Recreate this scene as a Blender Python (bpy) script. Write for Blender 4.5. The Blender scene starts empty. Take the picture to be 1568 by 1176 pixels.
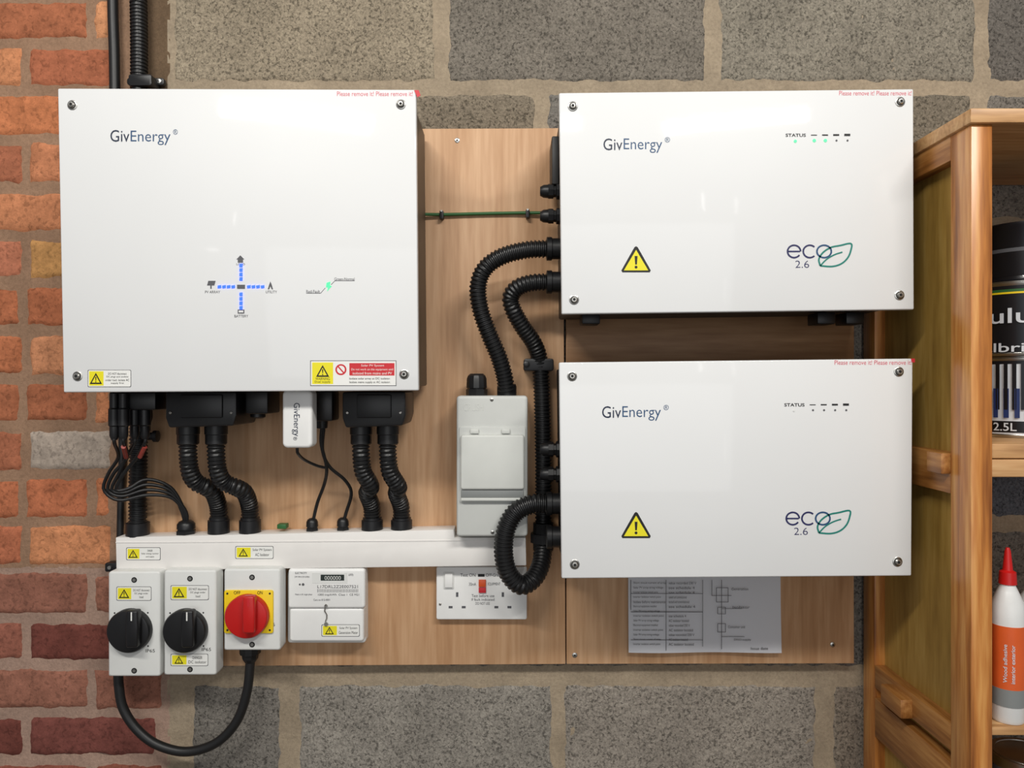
import bpy, bmesh, math, random
from mathutils import Vector, Matrix, noise
random.seed(11)
K=1.05e-3; D=1.25; CZ=1.45
PW=1568.0; CX=784.0; CY=588.0
sc=bpy.context.scene
sc.view_settings.view_transform='Standard'
sc.view_settings.look='None'

def S(d): return K*(D-d)/D
def P(px,py,d): return Vector(((px-CX)*S(d), -d, CZ-(py-CY)*S(d)))

# ------------------------------------------------------------ materials
def lin(c):
    out=[]
    for v in c:
        v=v/255.0
        out.append(v/12.92 if v<=0.04045 else ((v+0.055)/1.055)**2.4)
    return (out[0],out[1],out[2],1)
def newmat(name):
    m=bpy.data.materials.new(name); m.use_nodes=True
    nt=m.node_tree; b=nt.nodes['Principled BSDF']
    return m,nt,b
def mat(name,col,rough=0.5,metal=0.0,coat=0.0,emit=0.0,var=0.05,spec=0.5,bump=0.0,nscale=40):
    m,nt,b=newmat(name)
    N=nt.nodes; L=nt.links
    tc=N.new('ShaderNodeTexCoord'); no=N.new('ShaderNodeTexNoise'); no.inputs['Scale'].default_value=nscale
    no.inputs['Detail'].default_value=4
    L.new(tc.outputs['Object'],no.inputs['Vector'])
    r=N.new('ShaderNodeValToRGB'); c=lin(col)
    r.color_ramp.elements[0].position=0.3; r.color_ramp.elements[1].position=0.7
    r.color_ramp.elements[0].color=(c[0]*(1-var),c[1]*(1-var),c[2]*(1-var),1)
    r.color_ramp.elements[1].color=(min(1,c[0]*(1+var)),min(1,c[1]*(1+var)),min(1,c[2]*(1+var)),1)
    L.new(no.outputs['Fac'],r.inputs['Fac']); L.new(r.outputs['Color'],b.inputs['Base Color'])
    b.inputs['Roughness'].default_value=rough; b.inputs['Metallic'].default_value=metal
    b.inputs['Coat Weight'].default_value=coat; b.inputs['Coat Roughness'].default_value=0.05
    b.inputs['Specular IOR Level'].default_value=spec
    if emit>0:
        b.inputs['Emission Color'].default_value=c; b.inputs['Emission Strength'].default_value=emit
    if bump>0:
        bp=N.new('ShaderNodeBump'); bp.inputs['Strength'].default_value=bump; bp.inputs['Distance'].default_value=0.001
        L.new(no.outputs['Fac'],bp.inputs['Height']); L.new(bp.outputs['Normal'],b.inputs['Normal'])
    return m
def wood(name,dark,mid,light,axis='Z',scale=14,stretch=0.06,rough=0.5,coat=0.0,knots=0.10,rings=16):
    m,nt,b=newmat(name); N=nt.nodes; L=nt.links
    tc=N.new('ShaderNodeTexCoord'); mp=N.new('ShaderNodeMapping')
    s=[1,1,1]; s['XYZ'.index(axis)]=stretch; mp.inputs['Scale'].default_value=s
    L.new(tc.outputs['Object'],mp.inputs['Vector'])
    n1=N.new('ShaderNodeTexNoise'); n1.inputs['Scale'].default_value=scale; n1.inputs['Detail'].default_value=6; n1.inputs['Distortion'].default_value=1.2
    n2=N.new('ShaderNodeTexNoise'); n2.inputs['Scale'].default_value=scale*14; n2.inputs['Detail'].default_value=3
    L.new(mp.outputs['Vector'],n1.inputs['Vector']); L.new(mp.outputs['Vector'],n2.inputs['Vector'])
    mul=N.new('ShaderNodeMath'); mul.operation='MULTIPLY'; mul.inputs[1].default_value=rings
    L.new(n1.outputs['Fac'],mul.inputs[0])
    sn=N.new('ShaderNodeMath'); sn.operation='SINE'; L.new(mul.outputs[0],sn.inputs[0])
    a=N.new('ShaderNodeMath'); a.operation='MULTIPLY_ADD'; a.inputs[1].default_value=knots; a.inputs[2].default_value=0.0
    L.new(sn.outputs[0],a.inputs[0])
    ad=N.new('ShaderNodeMath'); ad.operation='ADD'; L.new(a.outputs[0],ad.inputs[0])
    mx=N.new('ShaderNodeMath'); mx.operation='MULTIPLY_ADD'; mx.inputs[1].default_value=0.55
    L.new(n2.outputs['Fac'],mx.inputs[0])
    hf=N.new('ShaderNodeMath'); hf.operation='MULTIPLY'; hf.inputs[1].default_value=0.45; L.new(n1.outputs['Fac'],hf.inputs[0])
    L.new(hf.outputs[0],mx.inputs[2]); L.new(mx.outputs[0],ad.inputs[1])
    r=N.new('ShaderNodeValToRGB'); e=r.color_ramp.elements
    e[0].position=0.28; e[0].color=lin(dark); e[1].position=0.72; e[1].color=lin(light)
    q=e.new(0.5); q.color=lin(mid)
    L.new(ad.outputs[0],r.inputs['Fac']); L.new(r.outputs['Color'],b.inputs['Base Color'])
    b.inputs['Roughness'].default_value=rough; b.inputs['Coat Weight'].default_value=coat; b.inputs['Coat Roughness'].default_value=0.25
    bp=N.new('ShaderNodeBump'); bp.inputs['Strength'].default_value=0.2; bp.inputs['Distance'].default_value=0.0005
    L.new(ad.outputs[0],bp.inputs['Height']); L.new(bp.outputs['Normal'],b.inputs['Normal'])
    return m
def masonry(name,s1,s2,lo,hi,bumpd,rough=0.9,pits=0.0,gain=1.0,blot=0.2):
    m,nt,b=newmat(name); N=nt.nodes; L=nt.links
    at=N.new('ShaderNodeAttribute'); at.attribute_name='Col'
    tc=N.new('ShaderNodeTexCoord')
    n1=N.new('ShaderNodeTexNoise'); n1.inputs['Scale'].default_value=s1; n1.inputs['Detail'].default_value=5; n1.inputs['Roughness'].default_value=0.65
    n2=N.new('ShaderNodeTexNoise'); n2.inputs['Scale'].default_value=s2; n2.inputs['Detail'].default_value=6; n2.inputs['Roughness'].default_value=0.75
    for n in (n1,n2): L.new(tc.outputs['Object'],n.inputs['Vector'])
    r1=N.new('ShaderNodeMapRange'); r1.inputs[1].default_value=0.3; r1.inputs[2].default_value=0.7; r1.inputs[3].default_value=1-blot; r1.inputs[4].default_value=1+blot
    L.new(n1.outputs['Fac'],r1.inputs[0])
    r2=N.new('ShaderNodeMapRange'); r2.inputs[1].default_value=0.34; r2.inputs[2].default_value=0.66; r2.inputs[3].default_value=lo*gain; r2.inputs[4].default_value=hi*gain
    L.new(n2.outputs['Fac'],r2.inputs[0])
    mu=N.new('ShaderNodeMath'); mu.operation='MULTIPLY'; L.new(r1.outputs[0],mu.inputs[0]); L.new(r2.outputs[0],mu.inputs[1])
    last=mu.outputs[0]; height=n2.outputs['Fac']
    if pits>0:
        n3=N.new('ShaderNodeTexNoise'); n3.inputs['Scale'].default_value=s2*0.8; n3.inputs['Detail'].default_value=2; n3.inputs['Distortion'].default_value=0.6
        L.new(tc.outputs['Object'],n3.inputs['Vector'])
        pr=N.new('ShaderNodeMapRange'); pr.inputs[1].default_value=0.34; pr.inputs[2].default_value=0.46; pr.inputs[3].default_value=1-pits; pr.inputs[4].default_value=1.0
        L.new(n3.outputs['Fac'],pr.inputs[0])
        m2=N.new('ShaderNodeMath'); m2.operation='MULTIPLY'; L.new(last,m2.inputs[0]); L.new(pr.outputs[0],m2.inputs[1]); last=m2.outputs[0]
        m3=N.new('ShaderNodeMath'); m3.operation='MULTIPLY'; L.new(n2.outputs['Fac'],m3.inputs[0]); L.new(pr.outputs[0],m3.inputs[1]); height=m3.outputs[0]
    vm=N.new('ShaderNodeVectorMath'); vm.operation='SCALE'; L.new(at.outputs['Color'],vm.inputs[0]); L.new(last,vm.inputs['Scale'])
    L.new(vm.outputs[0],b.inputs['Base Color']); b.inputs['Roughness'].default_value=rough; b.inputs['Specular IOR Level'].default_value=0.15
    bp=N.new('ShaderNodeBump'); bp.inputs['Strength'].default_value=0.8; bp.inputs['Distance'].default_value=bumpd
    L.new(height,bp.inputs['Height']); L.new(bp.outputs['Normal'],b.inputs['Normal'])
    return m

M_white=mat('gloss_white_panel',(224,225,225),0.5,coat=0.5,var=0.012,nscale=6,spec=0.3)
M_whitepl=mat('white_plastic',(234,234,232),0.4,var=0.02)
M_trunk=mat('trunking_white',(234,231,227),0.38,var=0.02)
M_cu=mat('grey_enclosure',(198,200,196),0.45,var=0.02)
M_cu2=mat('grey_flap',(207,209,204),0.4,var=0.02)
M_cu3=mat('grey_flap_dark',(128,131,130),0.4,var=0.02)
M_iso=mat('isolator_grey',(222,223,220),0.42,var=0.02)
M_blk=mat('black_plastic',(20,20,22),0.42,var=0.15)
M_blk2=mat('black_conduit',(22,22,23),0.4,var=0.1)
M_cab=mat('black_cable',(22,22,23),0.45,var=0.1)
M_body=mat('inverter_case_grey',(88,76,62),0.5,var=0.05)
M_body2=mat('battery_case_black',(40,39,38),0.5,var=0.05)
M_steel=mat('steel',(190,188,182),0.3,metal=1.0)
M_dark=mat('dark_recess',(12,12,12),0.7)
M_yel=mat('label_yellow',(232,220,30),0.5,var=0.02)
M_isoy=mat('isolator_yellow',(240,205,25),0.45,var=0.02)
M_red=mat('knob_red',(190,24,22),0.35,var=0.04)
M_lred=mat('label_red',(200,35,45),0.5,var=0.02)
M_film=mat('film_red_print',(216,106,120),0.5)
M_ink=mat('ink_black',(18,18,20),0.6)
M_inkg=mat('ink_grey',(86,86,90),0.6)
M_navy=mat('ink_navy',(34,36,86),0.5)
M_logo=mat('ink_logo_blue',(34,74,114),0.5)
M_logod=mat('ink_logo_dark',(18,34,60),0.5)
M_teal=mat('ink_teal',(18,122,110),0.5)
M_paper=mat('label_white',(232,232,228),0.6,var=0.01)
M_sheet=mat('sheet_paper',(220,221,226),0.7,var=0.02,nscale=8)
M_led=mat('led_blue',(30,62,255),0.4,emit=4.0)
M_ledg=mat('led_green',(80,225,150),0.4,emit=0.6)
M_lcd=mat('lcd_dark',(40,48,45),0.25)
M_green=mat('earth_green',(40,95,45),0.45)
M_orange=mat('neon_orange',(215,85,35),0.4)
M_board=wood('plywood_veneer',(164,120,82),(190,147,108),(210,170,132),'Z',9,0.07,0.55,0,0.10)
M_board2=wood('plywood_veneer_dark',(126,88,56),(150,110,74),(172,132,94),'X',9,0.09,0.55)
M_pine=wood('varnished_pine',(122,66,22),(186,118,52),(224,166,94),'Z',10,0.07,0.35,0.4,0.13,20)
M_piney=wood('pine_rail',(104,62,24),(156,100,46),(196,142,80),'Y',12,0.08,0.45,0.2,0.11,18)
M_pinex=wood('pine_shelf_front',(150,106,62),(194,148,98),(216,176,126),'X',12,0.08,0.5,0.1,0.08,18)
M_olive=wood('aged_ply_side',(138,104,44),(168,132,62),(188,154,84),'Z',8,0.12,0.5,0.1,0.06)
M_brick=masonry('brick_face',26,170,0.82,1.16,0.0014,0.9,0.3,0.97,0.24)
M_block=masonry('aggregate_block',10,290,0.55,1.42,0.0022,0.95,0.55,1.04,0.16)
M_mort=masonry('mortar',14,190,0.84,1.14,0.0018,0.95,0.1,0.92,0.18)
M_floor=masonry('concrete_floor',3,60,0.85,1.15,0.001,0.8)

# ------------------------------------------------------------ helpers
allobjs=[]
def grp(name):
    e=bpy.data.objects.new(name,None); e.empty_display_size=0.05
    sc.collection.objects.link(e); return e
def link(name,me,m,parent=None,sharp=35):
    if m is not None and len(me.materials)==0: me.materials.append(m)
    for p in me.polygons: p.use_smooth=True
    try: me.set_sharp_from_angle(angle=math.radians(sharp))
    except Exception: pass
    o=bpy.data.objects.new(name,me); sc.collection.objects.link(o)
    allobjs.append((o,parent)); return o
def prism(name,pts,d0,d1,m,parent=None,bev=0.0,seg=2,world=False):
    bm=bmesh.new()
    W=[p if world else P(p[0],p[1],d1) for p in pts]
    f=[bm.verts.new((w[0],-d1,w[2])) for w in W]
    if abs(d1-d0)<1e-7:
        bm.faces.new(f)
    else:
        b=[bm.verts.new((w[0],-d0,w[2])) for w in W]
        n=len(f); front=bm.faces.new(f); bm.faces.new(b[::-1])
        for i in range(n):
            bm.faces.new((f[i],b[i],b[(i+1)%n],f[(i+1)%n]))
        bmesh.ops.recalc_face_normals(bm,faces=bm.faces)
        if bev>0:
            ed=list(bm.edges) if n<=8 else [e for e in front.edges]
            bmesh.ops.bevel(bm,geom=ed,offset=bev,segments=seg,profile=0.5,affect='EDGES')
    me=bpy.data.meshes.new(name); bm.to_mesh(me); bm.free()
    return link(name,me,m,parent)
def R(x0,y0,x1,y1): return [(x0,y0),(x1,y0),(x1,y1),(x0,y1)]
def box(name,x0,y0,x1,y1,d0,d1,m,parent=None,bev=0.0015,seg=2):
    return prism(name,R(x0,y0,x1,y1),d0,d1,m,parent,bev,seg)
def rr(x0,y0,x1,y1,r,n=6):
    pts=[]
    for cx,cy,a0 in ((x1-r,y0+r,-90),(x1-r,y1-r,0),(x0+r,y1-r,90),(x0+r,y0+r,180)):
        for i in range(n+1):
            a=math.radians(a0+90*i/n); pts.append((cx+r*math.cos(a),cy+r*math.sin(a)))
    return pts
def circ(cx,cy,r,n=40): return [(cx+r*math.cos(2*math.pi*i/n),cy+r*math.sin(2*math.pi*i/n)) for i in range(n)]
def wbox(name,lo,hi,m,parent=None,bev=0.0015,seg=2):
    bm=bmesh.new(); bmesh.ops.create_cube(bm,size=1)
    for v in bm.verts:
        v.co=Vector([lo[i]+(v.co[i]+0.5)*(hi[i]-lo[i]) for i in range(3)])
    if bev>0: bmesh.ops.bevel(bm,geom=list(bm.edges),offset=bev,segments=seg,profile=0.5,affect='EDGES')
    me=bpy.data.meshes.new(name); bm.to_mesh(me); bm.free()
    return link(name,me,m,parent)
def lathe(name,o,ax,prof,m,parent=None,seg=28,sharp=35):
    ax=Vector(ax).normalized(); u=ax.orthogonal().normalized(); w=ax.cross(u)
    bm=bmesh.new(); rings=[]
    for t,r in prof:
        rings.append([bm.verts.new(Vector(o)+ax*t+(u*math.cos(2*math.pi*i/seg)+w*math.sin(2*math.pi*i/seg))*max(r,1e-5)) for i in range(seg)])
    for a,b in zip(rings,rings[1:]):
        for i in range(seg): bm.faces.new((a[i],a[(i+1)%seg],b[(i+1)%seg],b[i]))
    bm.faces.new(rings[0][::-1]); bm.faces.new(rings[-1])
    bmesh.ops.recalc_face_normals(bm,faces=bm.faces)
    me=bpy.data.meshes.new(name); bm.to_mesh(me); bm.free()
    return link(name,me,m,parent,sharp)
def spline(pts,step):
    pts=[Vector(p) for p in pts]
    q=[pts[0]*2-pts[1]]+pts+[pts[-1]*2-pts[-2]]
    fine=[]
    for i in range(1,len(q)-2):
        p0,p1,p2,p3=q[i-1],q[i],q[i+1],q[i+2]
        for j in range(40):
            t=j/40
            fine.append(0.5*((2*p1)+(p2-p0)*t+(2*p0-5*p1+4*p2-p3)*t*t+(3*p1-p0-3*p2+p3)*t**3))
    fine.append(pts[-1])
    out=[fine[0]]; acc=0
    for a,b in zip(fine,fine[1:]):
        seg=(b-a).length
        while acc+seg>=step:
            t=(step-acc)/seg; a=a+(b-a)*t; out.append(a.copy()); seg=(b-a).length; acc=0
        acc+=seg
    out.append(fine[-1]); return out
def tube(name,pts,r,m,parent=None,corr=False,seg=14,step=None,closed=False):
    W=[p if isinstance(p,Vector) else P(*p) for p in pts]
    step=step or (0.0014 if corr else 0.006)
    path=spline(W,step) if len(W)>2 or corr else W
    bm=bmesh.new(); rings=[]; n=len(path)
    u=None
    if corr: seg=20
    for i,p in enumerate(path):
        t=(path[min(i+1,n-1)]-path[max(i-1,0)]).normalized()
        if u is None: u=t.orthogonal().normalized()
        else:
            u=(u-t*u.dot(t)); u.normalize()
        w=t.cross(u)
        rad=r if not corr else (r if i%4<2 else r*0.86)
        rings.append([bm.verts.new(p+(u*math.cos(2*math.pi*k/seg)+w*math.sin(2*math.pi*k/seg))*rad) for k in range(seg)])
    for a,b in zip(rings,rings[1:]):
        for k in range(seg): bm.faces.new((a[k],a[(k+1)%seg],b[(k+1)%seg],b[k]))
    bm.faces.new(rings[0][::-1]); bm.faces.new(rings[-1])
    bmesh.ops.recalc_face_normals(bm,faces=bm.faces)
    me=bpy.data.meshes.new(name); bm.to_mesh(me); bm.free()
    return link(name,me,m,parent,50)
_tc={}
def textgeo(s,off):
    key=(s,off)
    if key in _tc: return _tc[key]
    cu=bpy.data.curves.new('t','FONT'); cu.body=s; cu.size=1; cu.offset=off; cu.resolution_u=4
    o=bpy.data.objects.new('t',cu); sc.collection.objects.link(o)
    dg=bpy.context.evaluated_depsgraph_get(); me=o.evaluated_get(dg).to_mesh()
    V=[(v.co.x,v.co.y) for v in me.vertices]; F=[list(p.vertices) for p in me.polygons]
    o.evaluated_get(dg).to_mesh_clear(); bpy.data.objects.remove(o); bpy.data.curves.remove(cu)
    x0=min(v[0] for v in V);x1=max(v[0] for v in V);y0=min(v[1] for v in V);y1=max(v[1] for v in V)
    V=[((x-x0)/(x1-x0),(y-y0)/(y1-y0)) for x,y in V]
    _tc[key]=(V,F); return V,F
def text(name,s,x0,y0,x1,y1,d,m,parent,rot=False,off=0.0,tilt=0.0):
    V,F=textgeo(s,off)
    co=[]
    for u,v in V:
        if rot: px=x0+v*(x1-x0); py=y0+u*(y1-y0)
        else: px=x0+u*(x1-x0); py=y1-v*(y1-y0)+tilt*u
        co.append(P(px,py,d))
    me=bpy.data.meshes.new(name); me.from_pydata([tuple(c) for c in co],[],F); me.update()
    return link(name,me,m,parent)
def screw(x,y,d,parent,r=0.0066):
    p=P(x,y,d)
    lathe('screw_washer',p,(0,-1,0),[(0,r),(0.0008,r),(0.0012,r*0.9)],M_steel,parent,24)
    lathe('screw_head',p,(0,-1,0),[(0.001,r*0.68),(0.003,r*0.64),(0.0042,r*0.45),(0.0043,r*0.3)],M_steel,parent,20)
    lathe('screw_recess',p,(0,-1,0),[(0.0012,r*0.78),(0.0014,r*0.78)],M_dark,parent,20)
    lathe('screw_socket',p,(0,-1,0),[(0.0043,r*0.32),(0.0045,r*0.32)],M_dark,parent,6)
def smallscrew(x,y,d,parent,r=0.003):
    lathe('small_screw',P(x,y,d),(0,-1,0),[(0,r),(0.0008,r),(0.0014,r*0.6)],M_steel,parent,16)
    lathe('small_screw_slot',P(x,y,d),(0,-1,0),[(0.0014,r*0.45),(0.0016,r*0.45)],M_dark,parent,4)
def warn(cx,ytop,ybot,w,d,parent,big=False):
    o=d
    prism('warning_border',[(cx,ytop),(cx+w/2,ybot),(cx-w/2,ybot)],o,o+0.0002,M_ink,parent)
    h=ybot-ytop; k=0.76 if big else 0.66
    cyc=ytop+h*0.64
    f=lambda x,y:(cx+(x-cx)*k, cyc+(y-cyc)*k)
    prism('warning_fill',[f(cx,ytop),f(cx+w/2,ybot),f(cx-w/2,ybot)],o,o+0.0004,M_yel,parent)
    prism('warning_mark',[(cx-w*.045,ytop+h*.36),(cx+w*.045,ytop+h*.36),(cx+w*.025,ytop+h*.7),(cx-w*.025,ytop+h*.7)],o,o+0.0006,M_ink,parent)
    prism('warning_dot',circ(cx,ytop+h*.81,w*.045,12),o,o+0.0006,M_ink,parent)
def label(x0,y0,x1,y1,d,parent,lines,frac=0.36,sub=None):
    prism('label_edge',rr(x0-.8,y0-.8,x1+.8,y1+.8,2,3),d,d+0.0002,M_inkg,parent)
    prism('label_card',rr(x0,y0,x1,y1,2,3),d,d+0.0004,M_paper,parent)
    w=x1-x0; h=y1-y0
    xs=x0+w*frac
    prism('label_yellow',[(x0+1.5,y0+1.5),(xs,y0+1.5),(xs,y1-1.5),(x0+1.5,y1-1.5)],d,d+0.0006,M_yel,parent)
    warn(x0+w*frac*.5,y0+h*.16,y1-h*.16,min(w*frac*.8,h*.8),d+0.0006,parent)
    n=len(lines); ty=y0+h*.12; lh=(h*.78)/n
    for i,s in enumerate(lines):
        ln=min(1,len(s)/max(len(t) for t in lines))
        wd=(x1-xs-5)*ln
        cx=(xs+x1)/2+0.5
        text('label_text',s,cx-wd/2,ty+i*lh+lh*.12,cx+wd/2,ty+i*lh+lh*.78,d+0.0006,M_ink,parent)

# ------------------------------------------------------------ masonry walls
def patch(bm,col,x0,y0,x1,y1,d,color,edge=0.006,rec=0.007,amp=0.0012,jit=0.0025,res=0.006,seed=0):
    a=P(x0,y0,0); b=P(x1,y1,0)
    X0,X1,Z0,Z1=a.x,b.x,b.z,a.z
    nx=max(4,int((X1-X0)/res)); nz=max(4,int((Z1-Z0)/res)); g=[]
    for j in range(nz+1):
        row=[]
        for i in range(nx+1):
            x=X0+(X1-X0)*i/nx; z=Z0+(Z1-Z0)*j/nz
            e=min(x-X0,X1-x,z-Z0,Z1-z)
            nv=noise.noise(Vector((x*45+seed,z*45,seed*1.7)))+.5*noise.noise(Vector((x*130+seed,z*130,seed*1.7)))
            nw=noise.noise(Vector((x*45,z*45+seed,seed*2.3+9)))+.5*noise.noise(Vector((x*130,z*130+seed,seed*2.3)))
            f=max(0,1-e/0.02)
            xx=x+nv*jit*f*2; zz=z+nw*jit*f*2
            t=min(1,max(0,e/edge)); rr_=(1-t)**2*rec
            yy=-(d-rr_+noise.noise(Vector((x*22,z*22,seed)))*amp+noise.noise(Vector((x*120,z*120,seed)))*amp*.5)
            row.append(bm.verts.new((xx,yy,zz)))
        g.append(row)
    for j in range(nz):
        for i in range(nx):
            f=bm.faces.new((g[j][i],g[j][i+1],g[j+1][i+1],g[j+1][i]))
            for l in f.loops: l[col]=color
def wallmesh(name,mats,patches):
    g=grp(name)
    for key,m in mats.items():
        bm=bmesh.new(); col=bm.loops.layers.float_color.new('Col')
        for p in patches:
            if p[0]==key: patch(bm,col,*p[1],**p[2])
        me=bpy.data.meshes.new(key); bm.to_mesh(me); bm.free()
        link(key,me,m,g,80)
    return g

def jitc(c,a=0.08):
    l=lin(c); k=1+random.uniform(-a,a)
    return (l[0]*k,l[1]*k*(1+random.uniform(-.03,.03)),l[2]*k,1)
pt=[]
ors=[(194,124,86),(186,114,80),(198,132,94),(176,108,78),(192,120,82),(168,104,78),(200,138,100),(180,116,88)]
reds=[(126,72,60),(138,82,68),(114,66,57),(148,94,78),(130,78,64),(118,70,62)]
for i in range(-5,26):
    yt=1+73.2*i
    if i%2==0: edges=[-1100,-895,-683,-477,-271,-65,145,351]
    else: edges=[-1000,-790,-580,-370,-165,45,250]
    lim=168 if i<12 else (248 if i%2==0 else 256)
    for a,b in zip(edges,edges[1:]):
        if a>=lim-8: continue
        x1=min(b-12,lim)
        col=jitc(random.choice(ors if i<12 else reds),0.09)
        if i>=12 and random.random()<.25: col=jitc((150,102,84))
        if i==9 and a==45: col=lin((182,167,153))
        if i==5 and a==45: col=lin((196,146,92))
        if i in(2,4) and a>0: col=jitc((180,110,76))
        segs=[(a,x1)]
        if x1-a>150 and random.random()<.25 and not(i==9 and a==45): 
            mid=(a+x1)/2; segs=[(a,mid-6),(mid+6,x1)]
        for s0,s1 in segs:
            if s1-s0<10: continue
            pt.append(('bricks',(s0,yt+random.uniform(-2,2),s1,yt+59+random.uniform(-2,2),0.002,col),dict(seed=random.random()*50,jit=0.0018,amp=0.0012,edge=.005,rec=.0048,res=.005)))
cb=[(144,135,121),(124,119,112),(134,129,120),(120,116,110)]
def addrow(y0,y1,xs,cols):
    for (a,b),c in zip(xs,cols):
        pt.append(('blocks',(a,y0,b,y1,0.0,lin(c)),dict(seed=random.random()*50,edge=0.006,rec=0.004,amp=0.0009,jit=0.0026,res=.0055)))
addrow(-290,-92,[(265,450),(470,870),(890,1290),(1310,1700),(1720,2100)],[cb[0],cb[1],cb[2],cb[1],cb[2]])
addrow(-74,126,[(264,667),(685,1082),(1101,1495),(1513,1900),(1920,2300)],[(150,138,119),(124,117,107),(138,131,118),(106,101,95),cb[1]])
addrow(143,336,[(270,405),(425,819),(839,1280),(1300,1490),(1510,1900),(1920,2300)],[cb[1],(132,121,105),cb[1],(124,115,101),(124,118,110),cb[2]])
addrow(358,566,[(266,665),(686,1081),(1102,1494),(1514,1900),(1920,2300)],[cb[1]]*5)
addrow(586,792,[(270,405),(425,818),(840,1280),(1300,1490),(1510,1900),(1920,2300)],[cb[2],cb[1],cb[1],cb[2],(98,102,109),cb[1]])
addrow(812,1022,[(266,665),(686,1081),(1102,1494),(1514,1900),(1920,2300)],[cb[1]]*5)
addrow(1048,1250,[(294,430),(456,847),(862,1251),(1274,1480),(1500,1900),(1920,2300)],[(124,119,112),(146,140,131),(147,139,129),(137,126,113),cb[1],cb[2]])
addrow(1270,1470,[(266,665),(686,1081),(1102,1494),(1514,1900)],[cb[0],cb[1],cb[2],cb[1]])
addrow(1490,1690,[(270,405),(425,818),(840,1280),(1300,1700),(1720,2100)],[cb[0],cb[1],cb[2],cb[1],cb[2]])
addrow(1710,1910,[(266,665),(686,1081),(1102,1494),(1514,1900)],[cb[0],cb[1],cb[2],cb[1]])
mo=dict(seed=3.3,edge=0.001,rec=0,amp=0.0015,jit=0,res=0.012)
pt.append(('mortar',(256,-400,2350,1965,-0.0015,lin((168,152,130))),mo))
pt.append(('mortar',(-1120,-400,210,870,-0.0015,lin((160,128,104))),mo))
pt.append(('mortar',(208,-400,260,870,-0.0015,lin((112,92,72))),mo))
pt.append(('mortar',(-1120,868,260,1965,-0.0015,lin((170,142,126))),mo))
gb=wallmesh('wall_back',{'bricks':M_brick,'blocks':M_block,'mortar':M_mort},pt)
wbox('masonry_core',(-2.0,0.012,0.0),(1.65,0.12,2.55),mat('mortar_core',(120,105,88),0.95),gb,0)
bm=bmesh.new(); col=bm.loops.layers.float_color.new('Col')
vs=[bm.verts.new(v) for v in ((-2,-4,0),(1.65,-4,0),(1.65,0.012,0),(-2,0.012,0),(-2,-4,-.1),(1.65,-4,-.1),(1.65,0.012,-.1),(-2,0.012,-.1))]
for q in ((0,1,2,3),(7,6,5,4),(0,4,5,1),(1,5,6,2),(2,6,7,3),(3,7,4,0)):
    f=bm.faces.new([vs[i] for i in q])
    for l in f.loops: l[col]=lin((120,116,110))
me=bpy.data.meshes.new('floor'); bm.to_mesh(me); bm.free(); link('floor',me,M_floor)

# ------------------------------------------------------------ plywood backing board
BD=0.020
g=grp('plywood_backing_board')
prism('veneer_panel',[(190,199),(862,196),(866,1017),(190,1021)],0.0055,BD,M_board,g,0.001)
prism('lower_right_panel',[(866.6,196),(1306,200),(1308,1016),(867.5,1017)],0.0055,BD,M_board,g,0.001)
prism('dark_strip',[(868,484),(1308,484),(1308,560),(868,560)],BD,BD+0.004,M_board2,g,0.001)  # darker veneer strip across the gap between the two batteries
for x,y in ((1275,987),(880,1003),(700,215)): smallscrew(x,y,BD,g,0.004)

# ------------------------------------------------------------ inverter
FD=0.20
def inset(pts,d1,dx,dz):
    W=[P(p[0],p[1],d1) for p in pts]; c=sum(W,Vector())/len(W)
    return [Vector((w.x-math.copysign(dx,w.x-c.x),0,w.z-math.copysign(dz,w.z-c.z))) for w in W]
g=grp('solar_inverter'); inv=g
cor=[(88,135),(637,137),(641,598),(97,601)]
prism('front_cover',cor,FD-0.012,FD,M_white,g,0.002,3)
prism('case_body',inset(cor,FD,0.007,0.006),0.032,FD-0.012,M_body,g,0.003,2,world=True)
prism('mount_bracket',inset(cor,FD,0.05,0.05),BD,0.033,M_body2,g,0.001,1,world=True)
for x,y in ((111,161),(614,160),(119,576),(619,573)): screw(x,y,FD,g)
text('logo_giv','Giv',169,199,198,217,FD+.0003,M_logod,g)
text('logo_energy','Energy',200,200,261,222,FD+.0003,M_logo,g,off=-0.005)
text('logo_r','®',265,198,272,206,FD+.0003,M_logo,g)
text('film_text','Please remove it! Please remove it!',516,140,632,147,FD+.0003,M_film,g)
prism('film_tab',[(634,138),(641,138),(644,146),(639,149)],FD+.0003,FD+.0008,M_lred,g)
cx,cy=369,439
for k in range(4):
    o=12+k*7
    for dx,dy in ((1,0),(-1,0),(0,1),(0,-1)):
        px,py=cx+dx*o,cy+dy*o*.98
        if dx: pp=[(px-2.9,py-1.7),(px+2.5,py-2.6),(px+2.7,py+1.7),(px-2.5,py+2.5)]
        else: pp=[(px-2.3,py-2.7),(px+2.3,py-3),(px+2.1,py+2.6),(px-2.5,py+2.3)]
        prism('led_bar',pp,FD+.0002,FD+.0008,M_led,g)
prism('led_hub',R(363,436,375,442),FD+.0002,FD+.0006,M_inkg,g)
prism('icon_house',[(368,391),(374,397),(372,397),(372,402),(364,402),(364,397),(362,397)],FD+.0002,FD+.0005,M_inkg,g)
text('icon_load','LOAD',362,403,375,406,FD+.0003,M_inkg,g)
prism('icon_panel',[(319,430),(330,430),(328,437),(317,437)],FD+.0002,FD+.0005,M_inkg,g)
prism('icon_panel_leg',R(322,437,324,442),FD+.0002,FD+.0005,M_inkg,g)
text('icon_pv','PV ARRAY',314,445,337,449,FD+.0003,M_inkg,g)
prism('icon_pylon',[(414,431),(416,436),(418,443),(416,443),(414,438),(412,443),(410,443),(412,436)],FD+.0002,FD+.0005,M_inkg,g)
text('icon_utility','UTILITY',407,445,424,449,FD+.0003,M_inkg,g)
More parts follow.
